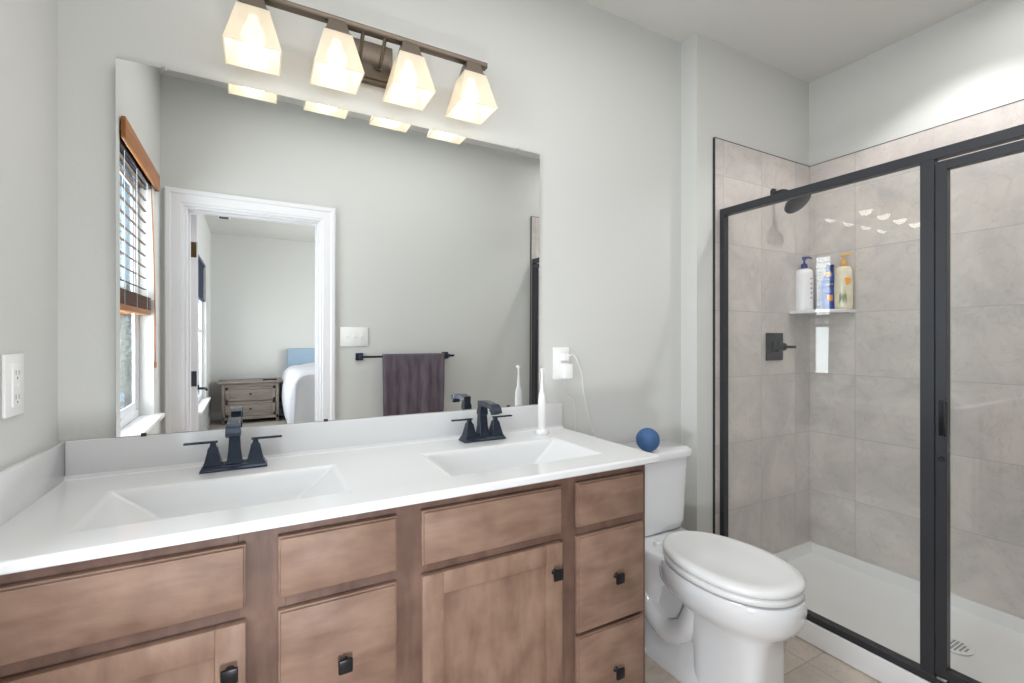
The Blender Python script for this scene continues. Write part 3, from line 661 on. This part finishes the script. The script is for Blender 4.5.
EX = 1.965; ED = .016      # enclosure plane and half depth
en = thing('shower_enclosure', 'black framed glass shower enclosure with fixed panel and hinged door', 'shower enclosure', (EX, .74, cz))
HT = Z(.627); HB = HT-.034; TZ = cz + .026
def ebar(name, y0, y1, z0, z1, d=ED, par=None, dx=0):
    bm = B(); box(bm, EX-d+dx, EX+d+dx, y0, y1, z0, z1, .0008, 1); return obj(name, bm, 'black', par or en, smooth=0)
e0, e1 = YO+.0115, YS-.0115
ebar('header', e0, e1, HB, HT); ebar('threshold', e0, e1, cz+.0005, TZ, ED+.002)
ebar('wall_channel', e1-.024, e1, TZ, HB); ebar('wall_channel', e0, e0+.024, TZ, HB)
ebar('post', .684, .722, TZ, HB)
bm = B(); box(bm, EX-.003, EX+.003, .720, e1-.022, TZ-.004, HB+.004); obj('fixed_glass', bm, 'glass', en, smooth=0)
dy0, dy1 = e0+.030, .680; dz0, dz1 = TZ+.012, HB-.013
bm = B(); fw = .029
for a in ((dy0, dy0+fw, dz0, dz1), (dy1-fw, dy1, dz0, dz1), (dy0+fw, dy1-fw, dz1-fw, dz1), (dy0+fw, dy1-fw, dz0, dz0+fw)): box(bm, EX-.020, EX+.008, *a, .0008, 1)
dd = obj('door_frame', bm, 'black', en, smooth=0)
bm = B(); box(bm, EX-.008, EX-.002, dy0+fw-.004, dy1-fw+.004, dz0+fw-.004, dz1-fw+.004); obj('door_glass', bm, 'glass', dd, smooth=0)
bm = B(); box(bm, EX-.046, EX-.020, dy1-fw-.006, dy1-fw+.0, Z(-.31), Z(-.195), .002); box(bm, EX-.024, EX-.019, dy1-fw-.004, dy1-fw+.020, Z(-.31), Z(-.195), .001); obj('door_pull', bm, 'knob', dd)
bm = B(); tube(bm, [(EX-.020, dy1-.016, Z(-.385)), (EX-.026, dy1-.016, Z(-.385))], .008, 12); obj('latch', bm, 'rubber', dd)
bm = B(); box(bm, EX-.024, EX-.004, dy1-.03, dy1-.004, TZ+.001, TZ+.011, .002); obj('pivot', bm, 'silver', dd)

# shower head, valve
YT = YS-.010
sh = thing('shower_head', 'black shower head on a short arm above the shower valve', 'shower head', (2.375, YT, Z(.765)))
bm = B(); lathe(bm, [(0,0),(.03,0),(.028,.006),(.012,.012),(0,.012)], (0,0,0), 20); bmesh.ops.rotate(bm, verts=bm.verts, matrix=Matrix.Rotation(math.pi/2, 3, 'X')); obj('flange', bm, 'black', sh, local=True)
bm = B(); tube(bm, bez([(0,-.005,0), (0,-.045,.004), (0,-.080,-.012), (0,-.102,-.040)], 6), .0095, 12); obj('arm', bm, 'black', sh, local=True)
bm = B(); lathe(bm, [(0,.052),(.012,.050),(.015,.036),(.030,.022),(.060,.012),(.067,.004),(.066,-.006),(.060,-.009),(0,-.009)], (0,0,0), 32)
bmesh.ops.rotate(bm, verts=bm.verts, matrix=Matrix.Rotation(-math.radians(40), 3, 'X'))
for v in bm.verts: v.co += Vector((0, -.124, -.074))
obj('spray_head', bm, 'black', sh, local=True)
sv = thing('shower_valve', 'square black shower valve plate with lever on the tiled end wall', 'valve', (2.375, YT, Z(-.035)))
bm = B(); box(bm, -.070, .070, -.010, -.0005, -.072, .072, .004); obj('valve_plate', bm, 'black', sv, local=True)
bm = B(); box(bm, -.026, .026, -.030, -.010, -.026, .026, .003); tube(bm, [(0,-.028,0),(0,-.058,0)], .020, 18); hd = obj('valve_hub', bm, 'black', sv, local=True)
bm = B(); box(bm, -.009, .012, -.112, -.050, -.007, .007, .003); tube(bm, [(0,-.05,0),(0,-.064,0)], .016, 14); obj('lever', bm, 'black', hd, local=True)

# corner shelf with three bottles
SZ = Z(.158); SA, SB = .195, .232
cs = B(); n = 20
pts = [(XR-.0105, YT-.0005)] + [(XR-.0105 - SA*math.cos(a*math.pi/2/n)**.75, YT-.0005 - SB*math.sin(a*math.pi/2/n)**.75) for a in range(n+1)]
loft(cs, [[(x, y, z) for x, y in pts] for z in (SZ-.018, SZ)])
tag(obj('corner_shelf', cs, 'marble', loc=(XR-.06, YT-.06, SZ-.009), bev=.003), 'white stone corner shelf in the tiled shower corner', 'shelf')
FACE = math.atan2(-1.4, -2.63) + math.pi/2    # bottles turn their fronts to the room
def bottle(name, label, x, y, rot, prof, sx, sy, m, hz): 
    t = thing(name, label, 'bottle', (x, y, SZ+.0005), rot, 'bottles on the corner shelf')
    t.scale = (1, 1, 1.06); bm = B(); lathe(bm, prof, (0,0,0), 36, sx, sy); obj('bottle_body', bm, m, t, local=True); return t
def pump(t, z, m, s=1, flip=-1):
    bm = B(); lathe(bm, [(0,z),(.016,z),(.017,z+.003),(.016,z+.020),(.010,z+.026),(0,z+.026)], (0,0,0), 24); obj('collar', bm, m, t, local=True)
    bm = B(); tube(bm, [(0,0,z+.024),(0,0,z+.046)], .005, 10); box(bm, -.011, .011, -.010, .010, z+.044, z+.060, .004); tube(bm, [(0,0,z+.054),(flip*.022,0,z+.055),(flip*.036,0,z+.049)], [.006,.005,.004], 10); obj('pump_head', bm, m, t, local=True)
b1 = bottle('pump_bottle', 'white lotion bottle with navy pump at the left of the corner shelf', 2.592, 1.462, FACE, [(0,0),(.036,0),(.041,.004),(.042,.02),(.042,.185),(.040,.20),(.030,.210),(.015,.214),(0,.214)], 1, .68, 'bwhite', 0)
pump(b1, .214, 'bnavy', flip=1)
def text(parent, s, size, loc, m, name, rx=math.pi/2, rz=0):
    cu = bpy.data.curves.new(name, 'FONT'); cu.body = s; cu.size = size; cu.align_x = 'CENTER'; cu.align_y = 'CENTER'; cu.extrude = .0002
    tmp = bpy.data.objects.new('tmp', cu); COL.objects.link(tmp); bpy.context.view_layer.update()
    me = bpy.data.meshes.new_from_object(tmp.evaluated_get(bpy.context.evaluated_depsgraph_get())); bpy.data.objects.remove(tmp)
    me.transform(Matrix.Translation(loc) @ Matrix.Rotation(rz, 4, 'Z') @ Matrix.Rotation(rx, 4, 'X')); me.materials.clear(); me.materials.append(M[m])
    o = bpy.data.objects.new(name, me); COL.objects.link(o); o.parent = parent; return o
bm = B()
for k in range(5): box(bm, .022, .036, -.0205-.0+k*.0, -.018, .06+k*.024, .066+k*.024)
obj('printed_lines', bm, 'inkred', b1, local=True, smooth=0)
b2 = bottle('lotion_bottle', 'deep blue lotion bottle in the middle of the corner shelf', 2.672, 1.374, FACE, [(0,0),(.034,0),(.040,.006),(.043,.05),(.042,.12),(.036,.16),(.024,.18),(.016,.186),(0,.186)], 1, .62, 'bblue', 0)
bm = B(); lathe(bm, [(0,.184),(.016,.184),(.017,.200),(.017,.212),(.019,.226),(0,.228)], (0,0,0), 24, 1, .9); obj('cap', bm, 'bnavy', b2, local=True)
bm = B(); lathe(bm, [(0,0),(.0175,0),(.0175,.0012),(0,.0012)], (0,0,0), 28); bmesh.ops.rotate(bm, verts=bm.verts, matrix=Matrix.Rotation(math.pi/2, 3, 'X'))
for v in bm.verts: v.co += Vector((0, -.0262, .128))
lg = obj('logo_disc', bm, 'navyink', b2, local=True); text(lg, 'NIVEA', .0105, (0, -.0279, .128), 'ink', 'logo_lettering')
bm = B(); box(bm, -.012, .012, -.0272, -.024, .045, .075, .002); obj('orange_drop', bm, 'borange', b2, local=True)
bm = B(); box(bm, -.022, .006, -.0215, -.012, .166, .190, .003); obj('gold_sticker', bm, 'bgold', b2, local=True)
b3 = bottle('pump_bottle', 'milky orange labelled bottle with gold pump at the right of the corner shelf', 2.655, 1.300, FACE, [(0,0),(.034,0),(.038,.004),(.039,.02),(.041,.10),(.039,.17),(.036,.196),(.030,.206),(.014,.212),(0,.212)], 1, .66, 'bclear', 0)
pump(b3, .212, 'bgold', flip=1)
bm = B(); lathe(bm, [(0,0),(.015,0),(.015,.001),(0,.001)], (0,0,0), 24, 1, 1.2); bmesh.ops.rotate(bm, verts=bm.verts, matrix=Matrix.Rotation(math.pi/2, 3, 'X'))
for v in bm.verts: v.co += Vector((.014, -.0250, .135))
obj('orange_flower', bm, 'borange', b3, local=True)
bm = B()
for k in range(7): box(bm, -.018+k*.0045, -.0155+k*.0045, -.0275, -.024, .03+.008*(k%3), .07+.01*(k%2))
obj('green_stems', bm, 'leaf', b3, local=True, smooth=0)

# ceiling lamps
dl = thing('recessed_light', 'round recessed ceiling light over the shower', 'ceiling light', (2.33, .80, ZC))
bm = B(); x, y, n = 2.33, .80, 32
loft(bm, [[(x+r*math.cos(2*math.pi*k/n), y+r*math.sin(2*math.pi*k/n), z) for k in range(n)] for r, z in ((.085, ZC-.0005), (.085, ZC-.006), (.066, ZC-.006), (.062, ZC-.0005))], False, False); obj('trim_ring', bm, 'plastic', dl)
bm = B(); lathe(bm, [(0,0),(.063,0),(.063,.002),(0,.002)], (x, y, ZC-.0026), 32); obj('lamp_face', bm, 'lampface', dl)

# ------------------------------------------------------------------ opposite wall: switch, towel bar, towel
sw = thing('light_switch', 'white three gang switch plate beside the door casing', 'switch', (.58, YO, Z(0)))
bm = B(); box(bm, .492, .668, YO+.0005, YO+.0065, Z(-.062), Z(.064), .002); obj('switch_plate', bm, 'plastic', sw)
for x in (.534, .580, .626):
    bm = B(); box(bm, x-.005, x+.005, YO+.006, YO+.008, Z(-.011), Z(.013), .0005); box(bm, x-.0035, x+.0035, YO+.007, YO+.018, Z(.0), Z(.008), .001); obj('toggle', bm, 'plastic', sw)
RY = YO+.062; RZ = Z(-.130)
tr = thing('towel_bar', 'dark metal towel bar on the wall right of the doorway', 'towel bar', (.91, YO, RZ))
for x in (.612, 1.215):
    bm = B(); box(bm, x-.024, x+.024, YO+.0005, YO+.012, RZ-.024, RZ+.024, .002); box(bm, x-.012, x+.012, YO+.010, RY+.012, RZ-.012, RZ+.012, .002); obj('post', bm, 'bronze', tr)
bm = B(); box(bm, .56 if 0 else .600, 1.262, RY-.007, RY+.007, RZ-.007, RZ+.007, .002); obj('rod', bm, 'bronze', tr)
bm = B()
NX, x0, x1 = 60, .752, 1.185
prof = []
for k in range(26): prof.append((1, k/25))
def towel_pt(u, side, t, off):
    x = x0 + (x1-x0)*u
    fold = .006*math.sin(u*19+.6)+.004*math.sin(u*37+1.1)+.003*math.sin(u*8+t*3)
    g = min(1, t*3)
    x += (.5-u)*.02*t
    y = RY + side*(.012 + .004*t) + fold*g*(1 if side > 0 else .4) + off
    return (x, y, RZ + .010 - t*.50)
rows = []
for k in range(25, 0, -1): rows.append([towel_pt(i/NX, -1, k/25*.86, 0) for i in range(NX+1)])
for a in range(0, 7):
    an = math.pi*(1-a/6); rows.append([(x0+(x1-x0)*i/NX, RY+math.cos(an)*.012, RZ+.006+math.sin(an)*.009) for i in range(NX+1)])
for k in range(1, 26): rows.append([towel_pt(i/NX, 1, k/25, 0) for i in range(NX+1)])
VV = [[bm.verts.new(p) for p in r] for r in rows]
for a, b in zip(VV, VV[1:]):
    for i in range(NX): bm.faces.new((a[i], a[i+1], b[i+1], b[i]))
tw = obj('bath_towel', bm, 'towel', smooth=80, loc=(.97, RY, RZ)); tag(tw, 'charcoal purple bath towel draped over the towel bar', 'towel')
so_ = tw.modifiers.new('thick', 'SOLIDIFY'); so_.thickness = .006; so_.offset = 0

# ------------------------------------------------------------------ bedroom seen through the doorway
ns = thing('nightstand', 'grey washed wooden nightstand with two drawers showing beside the bed', 'nightstand', (0, -4.42, 0))
bm = B()
box(bm, -.35, .34, -4.64, -4.215, .06, .545, .003)
for x in (-.35, .305): box(bm, x, x+.035, -4.222, -4.20, .0, .545, .004); box(bm, x, x+.035, -4.64, -4.60, 0, .07)
box(bm, -.35, .34, -4.222, -4.20, .06, .10); box(bm, -.32, .31, -4.222, -4.203, .505, .545)
obj('body', bm, 'nswood', ns)
bm = B(); box(bm, -.40, .385, -4.66, -4.165, .555, .580, .008, 3); box(bm, -.375, .362, -4.65, -4.185, .543, .557, .004); obj('top', bm, 'nswood', ns)
for z0, z1 in ((.315, .500), (.105, .300)):
    bm = B(); box(bm, -.308, .298, -4.222, -4.203, z0, z1, .003)
    for a in ((-.308, .298, z1-.03, z1), (-.308, .298, z0, z0+.03), (-.308, -.27, z0, z1), (.26, .298, z0, z1)): box(bm, a[0], a[1], -4.205, -4.195, a[2], a[3], .003)
    d = obj('drawer', bm, 'nswood', ns)
    bm = B(); tube(bm, [(-.01, -4.203, (z0+z1)/2), (-.01, -4.19, (z0+z1)/2), (-.01, -4.178, (z0+z1)/2)], [.006, .008, .015], 14); obj('knob', bm, 'knob', d)
bm = B(); box(bm, .14, .32, -4.30, -4.255, .5805, .597, .005); tag(obj('remote_control', bm, 'rubber', loc=(.23, -4.28, .589)), 'dark slim remote control lying on the grey nightstand', 'remote control')
bed = thing('bed', 'bed with pale duvet and light blue upholstered headboard', 'bed', (1.25, -3.6, 0))
bm = B(); box(bm, .47, 2.06, -4.69, -4.61, .06, 1.015, .02, 3); obj('headboard', bm, 'headboard', bed)
bm = B(); box(bm, .50, 2.03, -4.61, -2.62, .06, .34, .02, 3)
for x in (.55, 1.93):
    for y in (-4.5, -2.72): box(bm, x, x+.05, y, y+.05, 0, .07)
obj('bed_base', bm, 'bedbase', bed)
bm = B(); box(bm, .50, 2.03, -4.60, -2.63, .34, .62, .06, 4); obj('mattress', bm, 'duvet', bed)
bm = B(); nx, ny = 70, 60
prof = []
G = []
for j in range(ny+1):
    y = -4.50 + j/ny*2.0; row = []
    for i in range(nx+1):
        s = i/nx*2-1    # -1..1 across with drop at both sides
        L = abs(s)*1.38; sg = -1 if s < 0 else 1
        if L < .70: x, z = L, .80 - .02*(L/.7)**2
        elif L < .86:
            a = (L-.70)/.16*math.pi/2; x, z = .70+.15*math.sin(a), .78-.12*(1-math.cos(a))
        else: x, z = .85 + .03*math.sin((L-.86)*6), .66-(L-.86)*1.12
        w = .5*math.sin(y*17+L*2) + .3*math.sin(y*31+1)
        if L > .78: x += .022*w*min(1, (L-.78)*5)
        z += .012*math.sin(x*9+y*5)*math.sin(y*7+x*3)
        e = min(1, (y+4.50)/.3); z -= .05*(1-e)**2*(1 if L < .8 else 0)
        if z < .02: z = .02
        row.append(bm.verts.new((1.265+sg*x, y, z)))
    G.append(row)
for j in range(ny):
    for i in range(nx): bm.faces.new((G[j][i], G[j][i+1], G[j+1][i+1], G[j+1][i]))
pr = [v for v in G[-1]]
for q in range(1, 13):
    row = []
    for i, v0 in enumerate(G[-1]):
        d = q/12; zc = v0.co.z
        row.append(bm.verts.new((v0.co.x, v0.co.y + .07*math.sin(d*math.pi/2) + .012*math.sin(v0.co.x*23)*d, max(.03, zc - d*max(0, zc-.10)*(1-.15*(1-d))))))
    for i in range(nx): bm.faces.new((pr[i], pr[i+1], row[i+1], row[i]))
    pr = row
dv = obj('duvet', bm, 'duvet', bed, smooth=80); m_ = dv.modifiers.new('t', 'SOLIDIFY'); m_.thickness = .02
for x in (.92, 1.62):
    bm = B(); bmesh.ops.create_uvsphere(bm, u_segments=24, v_segments=14, radius=1)
    for v in bm.verts:
        p = v.co.copy(); f = lambda q: abs(q)**.6*(1 if q > 0 else -1)
        v.co = Vector((x+f(p.x)*.31, -4.36+f(p.y)*.2, .74+p.z*.07))
    tag(obj('pillow', bm, 'duvet', bed, smooth=80), '', ''); 
for o in bpy.data.objects:
    if o.name.startswith('pillow'):
        del o['label']; del o['category']
vt_ = thing('smoke_detector', 'small dark ceiling vent in the bedroom seen through the doorway', 'vent', (-.295, -3.55, ZC)); vt_.name = 'ceiling_vent'
bm = B(); box(bm, -.36, -.23, -3.63, -3.47, ZC-.008, ZC-.0005, .002); obj('vent_frame', bm, 'plastic', vt_)
bm = B()
for k in range(6): box(bm, -.345, -.245, -3.615+k*.024, -3.603+k*.024, ZC-.010, ZC-.007)
obj('vent_slots', bm, 'rubber', vt_, smooth=0)

# ------------------------------------------------------------------ outdoors beyond the window
bm = B(); box(bm, -40, -3, -30, 30, -3.05, -3.0); g = obj('ground_outside', bm, 'grass', kind='structure', smooth=0)
for i, (x, y, r, lab) in enumerate(((-4.9, -24, 3.2, 'broad leafy green tree outside, seen past the bathroom window blind'), (-12, 5.5, 2.8, 'leafy green tree outside, opposite the bathroom window'))):
    t = thing('garden_tree', lab, 'tree', (x, y, -3))
    bm = B(); tube(bm, bez([(0,0,0),(.1,.05,1.5),(-.05,0,3.4)], 5), [.22-.01*k for k in range(11)], 10)
    for a in (0, 2.1, 4.2): tube(bm, [(0,0,2.2),(math.cos(a)*.8, math.sin(a)*.8, 3.6)], [.1,.04], 8)
    obj('trunk', bm, 'bark', t, local=True)
    bm = B()
    for k in range(2600):
        a, b = random.uniform(0, 2*math.pi), math.acos(random.uniform(-1, 1)); rr_ = r*(random.uniform(.35, 1))**.5*(1+.2*math.sin(3*a)*math.sin(2*b))
        c = Vector((rr_*math.sin(b)*math.cos(a), rr_*math.sin(b)*math.sin(a), 3.8+rr_*.8*math.cos(b)))
        u = Vector((random.uniform(-1,1), random.uniform(-1,1), random.uniform(-1,1))).normalized()*.16; w = u.orthogonal()*.8
        bm.faces.new([bm.verts.new(c+u), bm.verts.new(c+w), bm.verts.new(c-u), bm.verts.new(c-w)])
    obj('foliage', bm, 'leaf', t, local=True, smooth=0)
